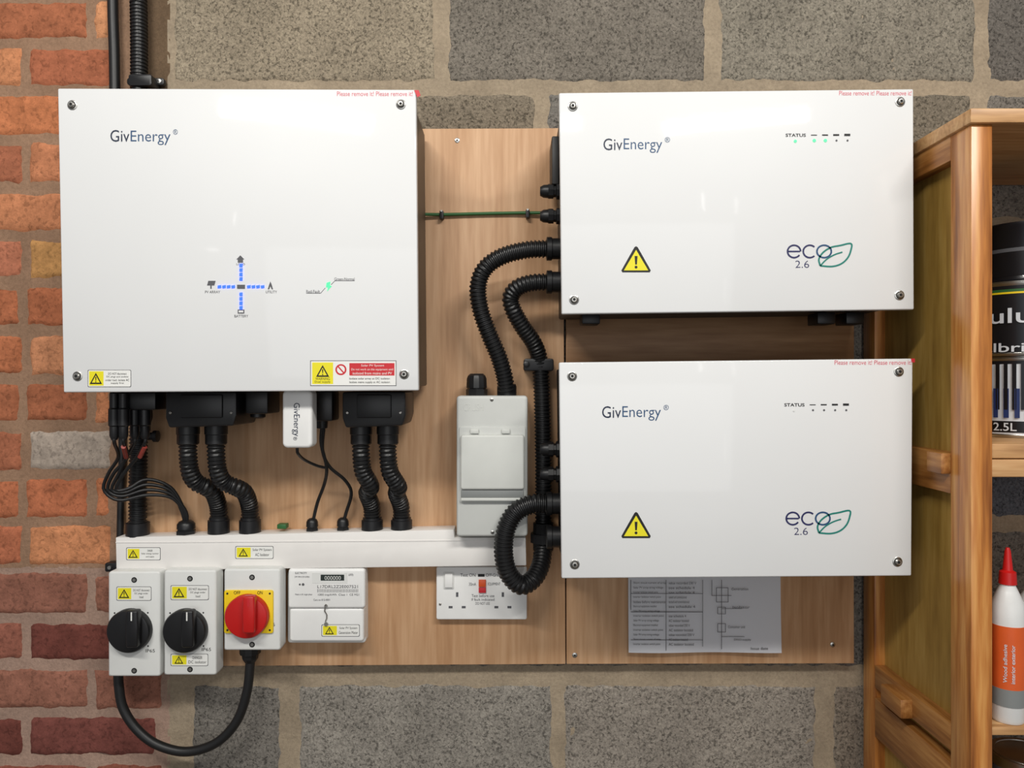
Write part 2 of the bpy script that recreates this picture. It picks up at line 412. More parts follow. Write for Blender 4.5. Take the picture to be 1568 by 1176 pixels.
prism('icon_batt',R(364,474,374,480),FD+.0002,FD+.0005,M_inkg,g)
prism('icon_batt_in',R(365.5,475.5,372.5,478.5),FD+.0005,FD+.0007,M_white,g)
text('icon_battery','BATTERY',359,482,380,486,FD+.0003,M_inkg,g)
text('txt_fault','Red-Fault',469,444,490,448.5,FD+.0003,M_inkg,g)
text('txt_norm','Green-Normal',512,425,543,429.5,FD+.0003,M_inkg,g)
def hair(pts,d,m,parent,r=0.0005,nm='printed_line'):
    for a,b in zip(pts,pts[1:]):
        tube(nm,[(a[0],a[1],d),(b[0],b[1],d)],r,m,parent,seg=6)
hair([(469,449),(491,449),(498,441)],FD,M_inkg,g,.0004); hair([(507,436),(513,430),(543,430)],FD,M_inkg,g,.0004)
prism('fault_led',[(500,433),(506,431),(505,437),(508,438),(501,446),(502,440),(499,440)],FD+.0002,FD+.0005,M_ledg,g)
label(135,567,200,592,FD,g,['DO NOT disconnect','DC plugs and sockets','under load. Isolate AC','supply first'])
prism('label_edge',R(475,552,607,591),FD,FD+.0002,M_inkg,g)
prism('label_card',R(476,553,606,590),FD,FD+.0004,M_paper,g)
prism('label_yellow',R(478,555,510,588),FD,FD+.0006,M_yel,g)
warn(494,559,577,20,FD+.0006,g)
text('label_text','WARNING',483,578,505,582,FD+.0007,M_ink,g)
text('label_text','Dual supply',482,583,506,587,FD+.0007,M_ink,g)
prism('label_red',R(535,556,604,575),FD,FD+.0006,M_lred,g)
text('label_text','Solar PV System',553,558,588,562,FD+.0007,M_paper,g)
text('label_text','Do not work on this equipment until',538,564,602,568,FD+.0007,M_paper,g)
text('label_text','isolated from mains and PV',540,569.5,600,573.5,FD+.0007,M_paper,g)
text('label_text','Isolate solar array at DC isolator.',535,578,598,582,FD+.0007,M_ink,g)
text('label_text','Isolate mains supply at AC isolator.',535,583.5,598,587.5,FD+.0007,M_ink,g)
prism('prohibit_ring',circ(522,566,8.5,28),FD,FD+.0006,M_lred,g)
prism('prohibit_in',circ(522,566,6,28),FD,FD+.0007,M_paper,g)
prism('prohibit_bar',[(517,562),(518.5,560.5),(527,570),(525.5,571.5)],FD,FD+.0008,M_lred,g)

def plugblock(x0,x1,legs,g):
    prism('terminal_cover',[(x0,600),(x1,600),(x1,636),(x1-5,652),(x0+5,655),(x0,640)],0.05,0.145,M_blk,g,0.003)
    prism('terminal_rib',[(x0+22,604),(x1-22,604),(x1-22,640),(x0+22,640)],0.145,0.149,M_blk,g,0.002)
    for x in (x0+8,x1-8): smallscrew(x,632,0.145,g,.002)
    for x in legs:
        lathe('gland_body',P(x,650,0.10),(0,0,-1),[(0,.0165),(.014,.0165),(.015,.0155),(.028,.0155),(.03,.0135)],M_blk,g,18)
plugblock(253,362,(288,331),inv); plugblock(524,621,(553,594),inv)
box('aux_port',375,599,410,634,0.07,0.13,M_blk,inv,.003)
lathe('aux_cap',P(395,630,.1),(0,0,-1),[(0,.011),(.008,.011),(.01,.008)],M_blk,inv,18)
box('comms_port',481,599,509,645,0.08,0.125,M_blk,inv,.003)
lathe('comms_gland',P(493,643,.1),(0,0,-1),[(0,.009),(.012,.008),(.013,.004)],M_blk,inv,16)
for x in (172,186,203,219):
    lathe('dc_plug',P(x+3,603,.14 if x<200 else .12),(0,0,-1),[(0,.0065),(.02,.0065),(.022,.008),(.045,.008),(.047,.0065),(.06,.0065),(.066,.004)],M_blk,inv,14)
box('dc_block',166,600,238,628,0.09,0.135,M_blk,inv,.003)
g=grp('wifi_dongle')
prism('dongle_shell',rr(432,597,478,686,8),0.145,0.17,M_whitepl,g,0.004,3)
text('dongle_logo','GivEnergy',447,617,459,668,0.1704,M_logod,g,rot=True)
text('dongle_r','®',449,669,455,674,0.1704,M_logod,g,rot=True)
tube('dongle_cable',[(455,686,.157),(456,694,.155),(466,704,.13),(485,713,.11),(497,716,.10)],.0022,M_cab,g,seg=8)

# ------------------------------------------------------------ conduits
TD=0.057
def s_conduit(xa,xb,r=.0132):
    g=grp('flexible_conduit')
    tube('corrugated_hose',[(xa,672,.10),(xa,695,.10),(xa+3,722,.095),(xa+12,738,.085),((xa+xb)/2+6,747,.075),(xb-8,755,.062),(xb-1,775,.045),(xb,800,.040)],r,M_blk2,g,corr=True)
    lathe('end_coupler',P(xb,816,.040),(0,0,1),[(0,.0165),(.02,.0165),(.021,.0145),(.024,.0145)],M_blk,g,22)
s_conduit(288,335); s_conduit(331,383); s_conduit(553,570); s_conduit(594,615)
g=grp('flexible_conduit')
tube('corrugated_hose',[(212,655,.045),(212,700,.045),(211,750,.04),(211,800,.04)],.0135,M_blk2,g,corr=True)
lathe('end_coupler',P(211,820,.04),(0,0,1),[(0,.0175),(.02,.0175),(.021,.015)],M_blk,g,22)
lathe('inlet_gland',P(216,640,.045),(0,0,-1),[(-.03,.017),(0,.017),(.01,.014),(.02,.014)],M_blk,g,10,20)
lathe('wing_clip',P(222,668,.05),(1,0,0),[(0,.006),(.012,.006),(.014,.009),(.020,.009),(.021,.004)],M_blk,g,14)
def cable(nm,pts,r=.003,m=None):
    g=grp(nm); tube('cable_sheath',pts,r,m or M_cab,g,seg=10); return g
def cablegland(g,x,y,d,r=.011):
    lathe('cable_gland_nut',P(x,y,d),(0,0,1),[(-.002,r),(.006,r),(.0062,r*.88),(.009,r*.88)],M_blk,g,6,20)
    lathe('cable_gland_dome',P(x,y,d),(0,0,1),[(.009,r*.92),(.016,r*.9),(.020,r*.7),(.022,r*.4)],M_blk,g,18)
g=cable('data_cable',[(493,652,.1),(492,680,.095),(500,715,.08),(497,740,.06),(486,770,.045),(479,800,.038)],.0026); cablegland(g,478,815,.038,.010)
g=cable('data_cable',[(496,652,.1),(494,690,.09),(505,715,.075),(528,735,.06),(538,755,.05),(530,785,.04),(526,800,.038)],.0026); cablegland(g,525,814,.038,.010)
g=grp('dc_string_cable')
M_slv=mat('sleeve_red',(150,60,50),.5)
for k,(x,e) in enumerate(((175,0),(189,2),(206,-2),(222,1))):
    dd=.14 if x<200 else .12
    tube('dc_wire',[(x,668,dd),(x,678,dd),(x+(6 if k<2 else -12),700,.10),(166+k*8,725,.09),(159+k*6,750,.085),(182+k*5,766-k*6,.08),(225,758-k*8,.07),(262,762-k*5,.055),(281+e*1.5,782,.045),(285+e,800,.040)],.0026,M_cab,g,seg=8)
    if k in (1,3): tube('red_sleeve',[(x,684,dd-.004),(x+(4 if k<2 else -8),700,.106)],.0034,M_slv,g,seg=8)
cablegland(g,285,818,.040,.015)
cable('mains_cable',[(186,640,.026),(187,700,.026),(185,770,.026),(184,822,.026)],.0055)
cable('mains_cable',[(172,-60,.014),(173,20,.014),(175,80,.014),(176,150,.014)],.0085)
g=grp('flexible_conduit')
tube('corrugated_hose',[(210,-60,.019),(212,0,.019),(213,60,.019),(213,150,.019)],.0132,M_blk2,g,corr=True)
prism('saddle_strap',rr(196,113,232,131,4),0.004,.034,M_blk,g,.002)
prism('saddle_foot',rr(194,119,251,130,4),0.004,.012,M_blk,g,.001)
smallscrew(243,124,.012,g,.004)
g=grp('earth_cable')
tube('earth_sheath',[(640,328,.03),(680,328.5,.026),(745,327,.025),(800,326,.026),(850,326,.03)],.0026,M_green,g,seg=10)
for x,y in ((676,328),(808,326)):
    prism('cable_clip',rr(x-3,y-6,x+3,y+7,2),BD,BD+.012,M_blk,g,.001); lathe('clip_nail',P(x,y-5,BD+.012),(0,-1,0),[(0,.0016),(.001,.0016)],M_steel,g,10)

# ------------------------------------------------------------ batteries
def battery(cor):
    g=grp('battery_pack')
    prism('front_cover',cor,FD-.012,FD,M_white,g,.002,3)
    prism('case_body',inset(cor,FD,.006,.006),.035,FD-.012,M_body2,g,.003,2,world=True)
    prism('mount_bracket',inset(cor,FD,.05,.04),BD+.005,.036,M_body2,g,.001,1,world=True)
    return g
def logos(g,x,y,s=1.0):
    text('logo_giv','Giv',x,y,x+29,y+18,FD+.0003,M_logod,g)
    text('logo_energy','Energy',x+31,y,x+90,y+22,FD+.0003,M_logo,g,off=-0.005)
    text('logo_r','®',x+94,y-2,x+102,y+6,FD+.0003,M_logo,g)
def arc(cx,cy,rx,ry,a0,a1,n=14): return [(cx+rx*math.cos(math.radians(a0+(a1-a0)*i/n)),cy+ry*math.sin(math.radians(a0+(a1-a0)*i/n))) for i in range(n+1)]
def ribbon(nm,pts,w,d,m,g):
    n=len(pts); L=[];Rr=[]
    for i in range(n):
        a=pts[max(i-1,0)]; b=pts[min(i+1,n-1)]; dx,dy=b[0]-a[0],b[1]-a[1]; l=math.hypot(dx,dy) or 1
        L.append((pts[i][0]-dy/l*w/2,pts[i][1]+dx/l*w/2)); Rr.append((pts[i][0]+dy/l*w/2,pts[i][1]-dx/l*w/2))
    me=bpy.data.meshes.new(nm); V=[tuple(P(p[0],p[1],d)) for p in L+Rr]
    me.from_pydata(V,[],[(i,i+1,n+i+1,n+i) for i in range(n-1)]); me.update(); link(nm,me,m,g)
def smooth(pts,n=8):
    q=spline([Vector((p[0],p[1],0)) for p in pts],2.0); return [(v.x,v.y) for v in q]
def eco(g,x,y):
    d=FD+.0004; cy=y+12
    ribbon('eco_e',[(x+1,cy),(x+19,cy)],2.4,d,M_navy,g); ribbon('eco_e_ring',arc(x+10,cy,10,9.5,0,-325,22),2.6,d,M_navy,g)
    ribbon('eco_c',arc(x+34,cy,10,9.5,-45,-315,22),2.6,d,M_navy,g)
    ribbon('eco_o',arc(x+56,cy,11,9.5,0,360,30),2.6,d,M_logo,g)
    lf=smooth([(x+50,cy+22),(x+48,cy+12),(x+54,cy+2),(x+66,cy-6),(x+80,cy-9),(x+97,cy-12),(x+97,cy-2),(x+92,cy+10),(x+82,cy+19),(x+68,cy+23),(x+50,cy+22)])
    ribbon('eco_leaf',lf,2.6,d,M_teal,g)
    ribbon('eco_vein',smooth([(x+50,cy+22),(x+60,cy+12),(x+72,cy+5),(x+84,cy+1)]),2.2,d,M_teal,g)
    text('eco_26','2.6',x+12,cy+14,x+33,cy+25,d,M_navy,g,off=-0.01)
def status(g,x,y,leds):
    d=FD+.0003
    text('status_text','STATUS',x,y-2.5,x+31,y+2.5,d,M_ink,g,off=0.02)
    for k,h in enumerate((0.8,1.2,1.7,2.2)):
        prism('level_bar',R(x+39+k*17,y-h/1,x+48+k*17,y+h*.5),d,d+.0002,M_ink,g)
        on=k<leds
        prism('level_led',circ(x+44+k*17,y+8,1.5 if not on else 2.6,10),d,d+.0004,M_ledg if on else M_inkg,g)
    prism('status_led',circ(x+15,y+9,2.4 if leds else 1.5,10),d,d+.0004,M_ledg if leds else M_iso,g)
def bigwarn(g,cx,yt):
    d=FD
    prism('warn_outer',[(cx,yt-1),(cx+2.5,yt+.5),(cx+22.5,yt+36),(cx+21,yt+39),(cx-21,yt+39),(cx-22.5,yt+36),(cx-2.5,yt+.5)],d,d+.0003,M_ink,g)
    prism('warn_fill',[(cx,yt+4.5),(cx+18.6,yt+36),(cx-18.6,yt+36)],d,d+.0006,M_yel,g)
    prism('warn_mark',[(cx-2.2,yt+14),(cx+2.2,yt+14),(cx+1.3,yt+27),(cx-1.3,yt+27)],d,d+.0008,M_ink,g)
    prism('warn_dot',circ(cx,yt+31,2.2,14),d,d+.0008,M_ink,g)
g=battery([(856,142),(1399,136),(1400,474),(860,481)]); b1=g
for x,y in ((877,163),(1378,156),(879,459),(1377,452)): screw(x,y,FD,g)
logos(g,924,212); status(g,1203,207,2); eco(g,1206,373); bigwarn(g,974,378)
text('film_text','Please remove it! Please remove it!',1285,139,1396,146,FD+.0003,M_film,g)
g=battery([(856,555),(1398,549),(1396,882),(860,886)]); b2=g
for x,y in ((876,576),(1376,569),(880,864),(1374,860)): screw(x,y,FD,g)
logos(g,922,622); status(g,1201,620,0); eco(g,1204,782); bigwarn(g,974,785)
text('film_text','Please remove it! Please remove it!',1278,551.5,1396,558.5,FD+.0003,M_film,g)
prism('film_edge',[(1395,549),(1401,549),(1401,555),(1397,555)],FD,FD+.0005,M_lred,g)
for x in (905,1266,1310): box('mount_lug',x-14,478,x+14,496,.09,.13,M_blk,b1,.002)
def sidegland(g,y,d=.10,r=.011,x=857):
    p=P(x,y,d)
    lathe('side_gland_nut',p,(-1,0,0),[(-.004,r*1.1),(.005,r*1.1),(.006,r*.8),(.009,r*.8),(.0095,r),(.017,r)],M_blk,g,8,20)
    lathe('side_gland_dome',p,(-1,0,0),[(.017,r*.9),(.024,r*.85),(.029,r*.6)],M_blk,g,18)
sidegland(b1,293); sidegland(b1,331); sidegland(b2,688); sidegland(b2,726)
box('side_rail',845,208,856,282,.04,.11,M_body2,b1,.002)
def sideport(g,y,r=.0155):
    lathe('side_port',P(858,y,.10),(-1,0,0),[(-.004,r),(.012,r),(.013,r*1.12),(.020,r*1.12),(.021,r*.95)],M_blk,g,24)
for y in (381,432): sideport(b1,y)
for y in (771,822): sideport(b2,y)
g=grp('flexible_conduit')
tube('corrugated_hose',[(838,381,.10),(805,383,.10),(768,393,.098),(742,412,.095),(732,440,.09),(736,475,.085),(749,512,.08),(763,545,.072),(772,575,.065),(776,600,.06)],.0132,M_blk2,g,corr=True)
lathe('end_coupler',P(776,606,.055),(0,0,1),[(0,.015),(.014,.015),(.018,.0135)],M_blk,g,22)
g=grp('flexible_conduit')
tube('corrugated_hose',[(838,432,.10),(815,433,.10),(793,440,.096),(782,455,.09),(786,475,.085),(800,500,.075),(817,525,.062),(826,550,.05),(829,590,.045),(831,650,.045),(832,720,.045),(832,800,.045)],.0130,M_blk2,g,corr=True)
prism('saddle_strap',rr(802,549,848,568,4),BD,.060,M_blk,g,.002)
lathe('saddle_bolt',P(806,558,.06),(0,-1,0),[(0,.005),(.003,.005),(.004,.003)],M_blk,g,8)
g=grp('flexible_conduit')
tube('corrugated_hose',[(838,771,.10),(815,772,.10),(790,784,.10),(775,810,.10),(771,845,.098),(778,877,.095),(797,896,.09),(816,887,.08),(828,865,.065),(832,838,.05)],.0145,M_blk2,g,corr=True)
lathe('inline_coupler',P(832,842,.046),(0,0,1),[(0,.016),(.012,.016),(.012,.020),(.026,.020),(.026,.016),(.042,.016)],M_blk,g,10,20)
lathe('coupler_branch',P(834,822,.05),(1,0,0),[(0,.012),(.018,.012),(.019,.01)],M_blk,g,16)

# ------------------------------------------------------------ trunking
g=grp('cable_trunking')
prism('trunking_body',[(177,823),(695,811),(696,823.5),(805,823.5),(806,866),(178,874)],BD,TD,M_trunk,g,.0012)
prism('trunking_lid_lip',[(177,830),(805,826.5),(805,828),(177,831.5)],TD,TD+.0008,M_trunk,g)
label(194,839,245,857,TD,g,['DANGER','Solar energy isolator','and supply'],.38)
label(361,837,418,855,TD,g,['Solar PV System','AC Isolator'],.4)
box('green_tag',424,803,438,810,.03,.045,M_green,g,.001)

# ------------------------------------------------------------ isolators
def isolator(x0,y0,x1,y1,kx,ky,kr,red=False,labs=()):
    g=grp('rotary_isolator_switch'); d=.078
    prism('housing_base',[(x0-.5,y0+1),(x1+.5,y0+1),(x1+.5,y1),(x0-.5,y1)],BD,.05,M_iso,g,.003)
    prism('housing_cover',rr(x0,y0,x1,y1,4,3),.0495,d,M_iso,g,.003,3)
    for y in (y0+13,y1-9):
        lathe('cover_screw_well',P((x0+x1)/2,y,d),(0,-1,0),[(-.001,.0042),(.0004,.0042)],M_dark,g,18)
        lathe('cover_screw',P((x0+x1)/2,y,d),(0,-1,0),[(.0003,.0026),(.0008,.0026)],M_steel,g,8)
    if red:
        prism('yellow_plate',rr(kx-37,ky-38,kx+38,ky+28,3,3),d,d+.003,M_isoy,g,.0008)
        for a,b in ((-32,-33),(33,-33),(-32,23),(33,23)):
            prism('plate_screw',circ(kx+a,ky+b,1.6,10),d+.003,d+.0034,M_ink,g)
        base=d+.003; km=M_red
    else:
        base=d; km=M_blk
        for a in range(4):
            prism('dial_tick',circ(kx+(kr+3)*math.cos(a*1.57+.78),ky+(kr+3)*math.sin(a*1.57+.78),1.3,8),d,d+.0003,M_ink,g)
    rm=kr*S(base)
    lathe('knob_disc',P(kx,ky,base),(0,-1,0),[(0,rm),(.009,rm),(.0115,rm*.95),(.0122,rm*.88)],km,g,48)
    w=kr*.27
    bd=base+.026
    q=lambda a,b:(kx+a,ky+b)
    prism('knob_grip',[q(-w,-kr*.86),q(w,-kr*.86),q(w*1.1,0),q(w,kr*.86),q(-w,kr*.86),q(-w*1.1,0)],base+.011,bd,km,g,.003,3)
    prism('grip_pointer',[q(-1,-kr*.8),q(1,-kr*.8),q(1,-kr*.4),q(-1,-kr*.4)],bd,bd+.0003,M_paper if not red else M_lred,g)
    text('terminal_marking','IP65',x1-22,y1-42,x1-8,y1-37,d+.0003,M_ink,g)
    for L in labs: label(*L[:4],d,g,L[4],.42)
    return g
i1=isolator(166,875,245,1036,201,964,33,False,[(179,899,231,919,['DO NOT disconnect','DC plugs under','load'])])
i2=isolator(251,873,331,1034,286,964,33,False,[(262,897,319,918,['DO NOT disconnect','DC plugs under','load']),(262,1002,318,1019,['DANGER','DC isolator'])])
i3=isolator(343,871,429,996,380,942,33,True,[])
text('off_mark','OFF',358,905,368,910,.0815,M_ink,i3); text('on_mark','ON',394,905,402,910,.0815,M_ink,i3)
g=grp('mains_cable')
tube('cable_sheath',[(181,1030,.045),(182,1050,.045),(188,1083,.045),(208,1115,.045),(240,1140,.045),(285,1151,.045),(330,1138,.045),(362,1105,.045),(378,1060,.045),(383,1015,.045),(384,990,.045)],.0072,M_cab,g,seg=14)
lathe('cable_gland_nut',P(383,994,.045),(0,0,-1),[(-.004,.016),(.006,.016),(.007,.013),(.014,.012),(.02,.008)],M_blk,g,10,20)
g=grp('cable_saddle')
prism('saddle_block',rr(160,862,182,876,3),.004,.02,M_blk,g,.002); lathe('saddle_screw',P(168,869,.02),(0,-1,0),[(0,.003),(.002,.003)],M_steel,g,10)

# ------------------------------------------------------------ meter
g=grp('generation_meter'); d=.06
prism('meter_base',rr(440,874,560,985,5),BD,.04,M_whitepl,g,.003,3)
prism('meter_cover',rr(441,871,559,932,5),.039,d,M_whitepl,g,.004,3)
prism('terminal_cover',rr(443,931,557,983,5),.039,d-.003,M_whitepl,g,.004,3)
prism('lcd_bezel',R(478,877,532,893),d,d+.0004,M_iso,g); prism('lcd',R(491,880,527,889),d+.0004,d+.0008,M_lcd,g)
text('lcd_digits','000000',497,882,522,888,d+.0009,M_cu2,g)
text('meter_text','ELECTRICITY',452,876,470,879,d+.0004,M_inkg,g); text('meter_text','kWh',534,878,541,882,d+.0004,M_inkg,g)
text('meter_text','230V 50Hz 0.25-5(100)A',451,882,474,885,d+.0004,M_inkg,g)
text('meter_serial','L17DRL2Z2E007521',486,896,548,900.5,d+.0004,M_inkg,g)
text('meter_barcode','||||||||||||||||||||||||||',486,902,548,907,d+.0004,M_inkg,g)
text('meter_text','1000 imp/kWh  Class 1  CE M21',487,909,550,913,d+.0004,M_inkg,g)
text('meter_text','Made in UK single phase',452,909,478,912,d+.0004,M_inkg,g)
text('meter_text','Cert no 012-0001',480,917,505,920,d+.0004,M_inkg,g)
prism('pulse_led',circ(464,895,2,12),d,d+.0005,M_inkg,g); prism('optical_port',circ(459,895,1.4,12),d,d+.0005,M_inkg,g)
prism('seal_screw',circ(499,928,2.6,16),d-.003,d+.001,M_steel,g)
tube('seal_wire',[(499,925,d+.001),(497,935,d-.001),(501,943,d-.001),(498,952,d-.001)],.0009,M_steel,g,seg=6)
prism('seal_tag',circ(499,956,3,14),d-.003,d,M_steel,g)
label(493,957,550,974,d-.003,g,['Solar PV System','Generation Meter'],.4)

# ------------------------------------------------------------ double socket
g=grp('double_wall_socket'); d=.034
prism('back_box',rr(670,869,805,948,3,3),BD,d-.006,M_whitepl,g,.002)
prism('face_plate',rr(668,868,807,949,3,3),d-.006,d,M_whitepl,g,.002,3)
prism('rocker_frame',rr(679,876,695,902,2,3),d,d+.0015,M_iso,g,.0004); prism('rocker',[(681,878),(693,878),(693,900),(681,900)],d+.001,d+.004,M_whitepl,g,.0008)
text('rcd_text','Test ON',705,878,728,883,d+.0004,M_inkg,g); text('rcd_text','OFF-Green',744,878,768,883,d+.0004,M_inkg,g)
prism('rcd_window',R(732,879,742,883),d,d+.0006,M_ink,g)
prism('reset_button',R(733,888,744,899),d,d+.003,M_orange,g,.0005); prism('test_button',R(733,900,744,908),d,d+.003,M_lred,g,.0005)
text('rcd_text','30mA',718,892,729,897,d+.0004,M_inkg,g); text('rcd_text','EQUIPMENT',747,892,766,897,d+.0004,M_inkg,g)
text('rcd_text','Test before use',722,910,757,914.5,d+.0004,M_inkg,g); text('rcd_text','If fault indicated',722,916,757,920,d+.0004,M_inkg,g)
text('rcd_text','DO NOT USE',728,922,750,926,d+.0004,M_inkg,g)
for cx in (700,770):
    prism('earth_slot',R(cx-1.8,907,cx+1.8,914),d,d+.0003,M_inkg,g)
    prism('line_slot',R(cx-13,928,cx-7,931.5),d,d+.0003,M_inkg,g); prism('neutral_slot',R(cx+7,928,cx+13,931.5),d,d+.0003,M_inkg,g)
smallscrew(674,925,d,g,.002)
# ------------------------------------------------------------ consumer unit
g=grp('consumer_unit'); d=.085
prism('enclosure_base',rr(699,607,807,822,4,3),BD,.05,M_cu,g,.003)
prism('enclosure_cover',rr(699,606,808,822,5,3),.0495,d,M_cu,g,.004,3)
prism('flap_surround',rr(703,653,805,770,4,3),d,d+.002,M_cu,g,.001)
prism('flap',rr(705,666,803,750,4,3),d+.002,d+.009,M_cu2,g,.003,3)
prism('flap_lip',[(706,751),(802,751),(802,762),(706,762)],d+.002,d+.006,M_cu3,g,.0006)
prism('flap_foot',[(706,762.5),(802,762.5),(802,767),(706,767)],d+.002,d+.008,M_cu2,g,.0006)
prism('hinge',R(720,657,733,664),d+.002,d+.006,M_cu2,g,.001); prism('hinge',R(768,657,781,664),d+.002,d+.006,M_cu2,g,.001)
text('embossed_logo','CRUSH',710,618,740,629,d+.0004,M_cu2,g)
for x,y in ((753,612),(754,815)): smallscrew(x,y,d,g,.0026)
lathe('blank_gland_nut',P(730,606,.055),(0,0,1),[(0,0.0165),(.010,.0165),(.0102,.0145),(.012,.0145)],M_blk,g,8,20)
lathe('blank_gland_dome',P(730,606,.055),(0,0,1),[(.012,.0160),(.026,.0155),(.031,.0135),(.034,.010)],M_blk,g,12,20)

# ------------------------------------------------------------ instruction sheet
g=grp('wiring_diagram_sheet'); d=BD+.006
bm=bmesh.new(); rows=[]
NX=24;NZ=14
def sheetd(u,v): return d+.002*math.sin(u*8.4)*v+.004*v*v
for j in range(NZ+1):
    r_=[]
    for i in range(NX+1):
        px=962+(1195-962)*i/NX; py=860+(998-860)*j/NZ
        w=P(px,py,d); r_.append(bm.verts.new((w.x,-sheetd(i/NX,j/NZ),w.z)))
    rows.append(r_)
for j in range(NZ):
    for i in range(NX): bm.faces.new((rows[j][i],rows[j][i+1],rows[j+1][i+1],rows[j+1][i]))
me=bpy.data.meshes.new('sheet'); bm.to_mesh(me); bm.free(); o=link('sheet',me,M_sheet,g)
dp=d+.0068
for k in range(14):
    y=891+k*7.2
    w=random.uniform(35,50)
    text('sheet_line',random.choice(['Electrical equipment installed','Inverter isolation switch point','Solar PV array string voltage','Short circuit current of array','Isolate before maintenance']),970,y,970+w,y+4,dp,M_inkg,g)
    if k!=6: text('sheet_line',random.choice(['value recorded 230 V','see schedule 4','tested and commissioned','AC isolator located']),1024,y,1024+random.uniform(25,46),y+4,dp,M_inkg,g)
hair([(966,888),(966,934)],dp,M_ink,g,.0004); hair([(1020,888),(1020,996)],dp,M_inkg,g,.0004); hair([(1076,888),(1076,990)],dp,M_inkg,g,.0004)
hair([(966,937),(1076,937)],dp,M_ink,g,.0005); hair([(966,909),(1076,909)],dp,M_inkg,g,.0004); hair([(966,980),(1076,980)],dp,M_inkg,g,.0004)
for a in ([(1105,888),(1105,994)],[(1090,888),(1090,912),(1120,912)],[(1097,900),(1097,922),(1115,922),(1115,900),(1097,900)],[(1105,932),(1136,932)],[(1099,930),(1111,930),(1111,940),(1099,940),(1099,930)],[(1099,955),(1111,955),(1111,968),(1099,968),(1099,955)],[(1105,975),(1140,975)]):
    hair(a,dp,M_inkg,g,.0004)
for x,y,s in ((1120,900,'Generation'),(1122,928,'Isolator'),(1115,958,'Consumer unit'),(1124,978,'DNO supply'),(1150,991,'Issue date')):
    text('sheet_note',s,x,y,x+26,y+4,dp,M_inkg,g)

# ------------------------------------------------------------ pine shelving unit
g=grp('pine_shelving_unit')
SF=.30
xL=(1487-CX)*S(SF); xpR=(1520-CX)*S(SF)
Zp=lambda py,d=SF: CZ-(py-CY)*S(d)
xR=xL+.62
ztop=Zp(190)
pw=xpR-xL
wbox('post_front_left',(xL,-SF,0.0),(xpR,-SF+.045,ztop),M_pine,g)
wbox('post_back_left',(xL,-.047,0.0),(xpR,-.008,ztop),M_pine,g)
wbox('post_front_right',(xR-pw,-SF,0.0),(xR,-SF+.045,ztop),M_pine,g)
wbox('post_back_right',(xR-pw,-.047,0.0),(xR,-.008,ztop),M_pine,g)
wbox('top_board',(xL-.004,-SF-.006,ztop),(xR+.004,-.008,Zp(168)),M_pinex,g)
wbox('side_panel',(xL+.016,-SF+.045,0.10),(xL+.026,-.047,ztop),M_olive,g,0)
def rail(py0,py1,nm='side_rail',off=0.0):
    wbox(nm,(xL+off,-SF+.045,Zp(py1,SF-.045)),(xL+.020+off,-.047,Zp(py0,SF-.045)),M_piney,g)
rail(196,246); rail(694,756); rail(1108,1150); rail(1168,1240)
wbox('rail_stub',(xL-.012,-SF+.045,Zp(726,SF-.045)),(xL+.002,-SF+.080,Zp(694,SF-.045)),M_piney,g)
wbox('rail_stub_low',(xL-.016,-.16,Zp(1150,SF-.045)),(xL+.002,-.10,Zp(1118,SF-.045)),M_piney,g)
def shelf(py,t=.018,nm='shelf_board'):
    z=Zp(py); wbox(nm,(xL+.02,-SF+.004,z-t),(xR-.01,-.01,z),M_pinex,g)
    return z
zs1=shelf(680)
wbox('shelf_rail',(xpR,-SF+.002,Zp(731)),(xR-pw,-SF+.022,Zp(704)),M_pinex,g)
zs2=shelf(1116,.010); zs3=Zp(1400); shelf(1400)

def tin(nm,px,d,z,r,h,body,bands,lid,texts=()):
    g=grp(nm); c=P(px,CY,d); o=Vector((c.x,c.y,z+.0005))
    lathe('can_body',o,(0,0,1),[(0,r*.99),(.003,r),(.005,r*.985),(h-.008,r*.985),(h-.006,r),(h-.003,r),(h-.002,r*.96)],body,g,48)
    lathe('can_lid',o,(0,0,1),[(h-.004,r*.93),(h-.001,r*.93),(h-.001,r*.8),(h-.003,r*.78)],lid,g,48)
    for i,(z0,z1,m) in enumerate(bands):
        lathe('can_label',o,(0,0,1),[(h*z0,r*.985+.0003+.0002*i),(h*z1,r*.985+.0003+.0002*i)],m,g,48)
    for s,a0,a1,z0,z1,m in texts:
        V,F=textgeo(s,0.01); co=[]
        for u,v in V:
            a=math.radians(a0+(a1-a0)*u); rad=r+.0016
            co.append((o.x+math.sin(a)*rad,o.y-math.cos(a)*rad,o.z+h*(z0+(z1-z0)*v)))
        me=bpy.data.meshes.new('can_text'); me.from_pydata(co,[],F); me.update(); link('can_text',me,m,g)
    return g
M_tinb=mat('tin_black',(16,18,24),.3,coat=.3); M_tinblue=mat('tin_blue',(36,52,100),.35); M_tinw=mat('tin_white',(210,213,218),.35)
h1=(Zp(545,.20)-zs1)
tin('paint_tin',1565,.14,zs1,.072,h1,M_steel,[(.04,.95,M_tinw),(.06,.20,M_tinb),(.90,.96,M_tinb)],M_steel,
    [('lIllIlIllIlI',-88,0,.34,.92,M_tinb),('lIlI',-60,-25,.24,.6,M_tinblue),('2.5L',-60,-38,.08,.18,M_tinw)])
h2=(Zp(428,.20)-Zp(545,.20))
tin('paint_tin',1565,.14,zs1+h1,.072,h2,M_steel,[(.03,.95,M_tinb),(.82,.845,M_isoy),(.845,.88,M_green)],M_steel,
    [('Dulux',-89,-5,.43,.63,M_tinw),('naturalbrilliant',-120,15,.05,.17,M_tinw)])
h3=.085
tin('paint_tin',1572,.13,zs1+h1+h2,.062,h3,M_tinb,[(.1,.5,M_tinb),(.5,.56,M_inkg)],M_blk,[])

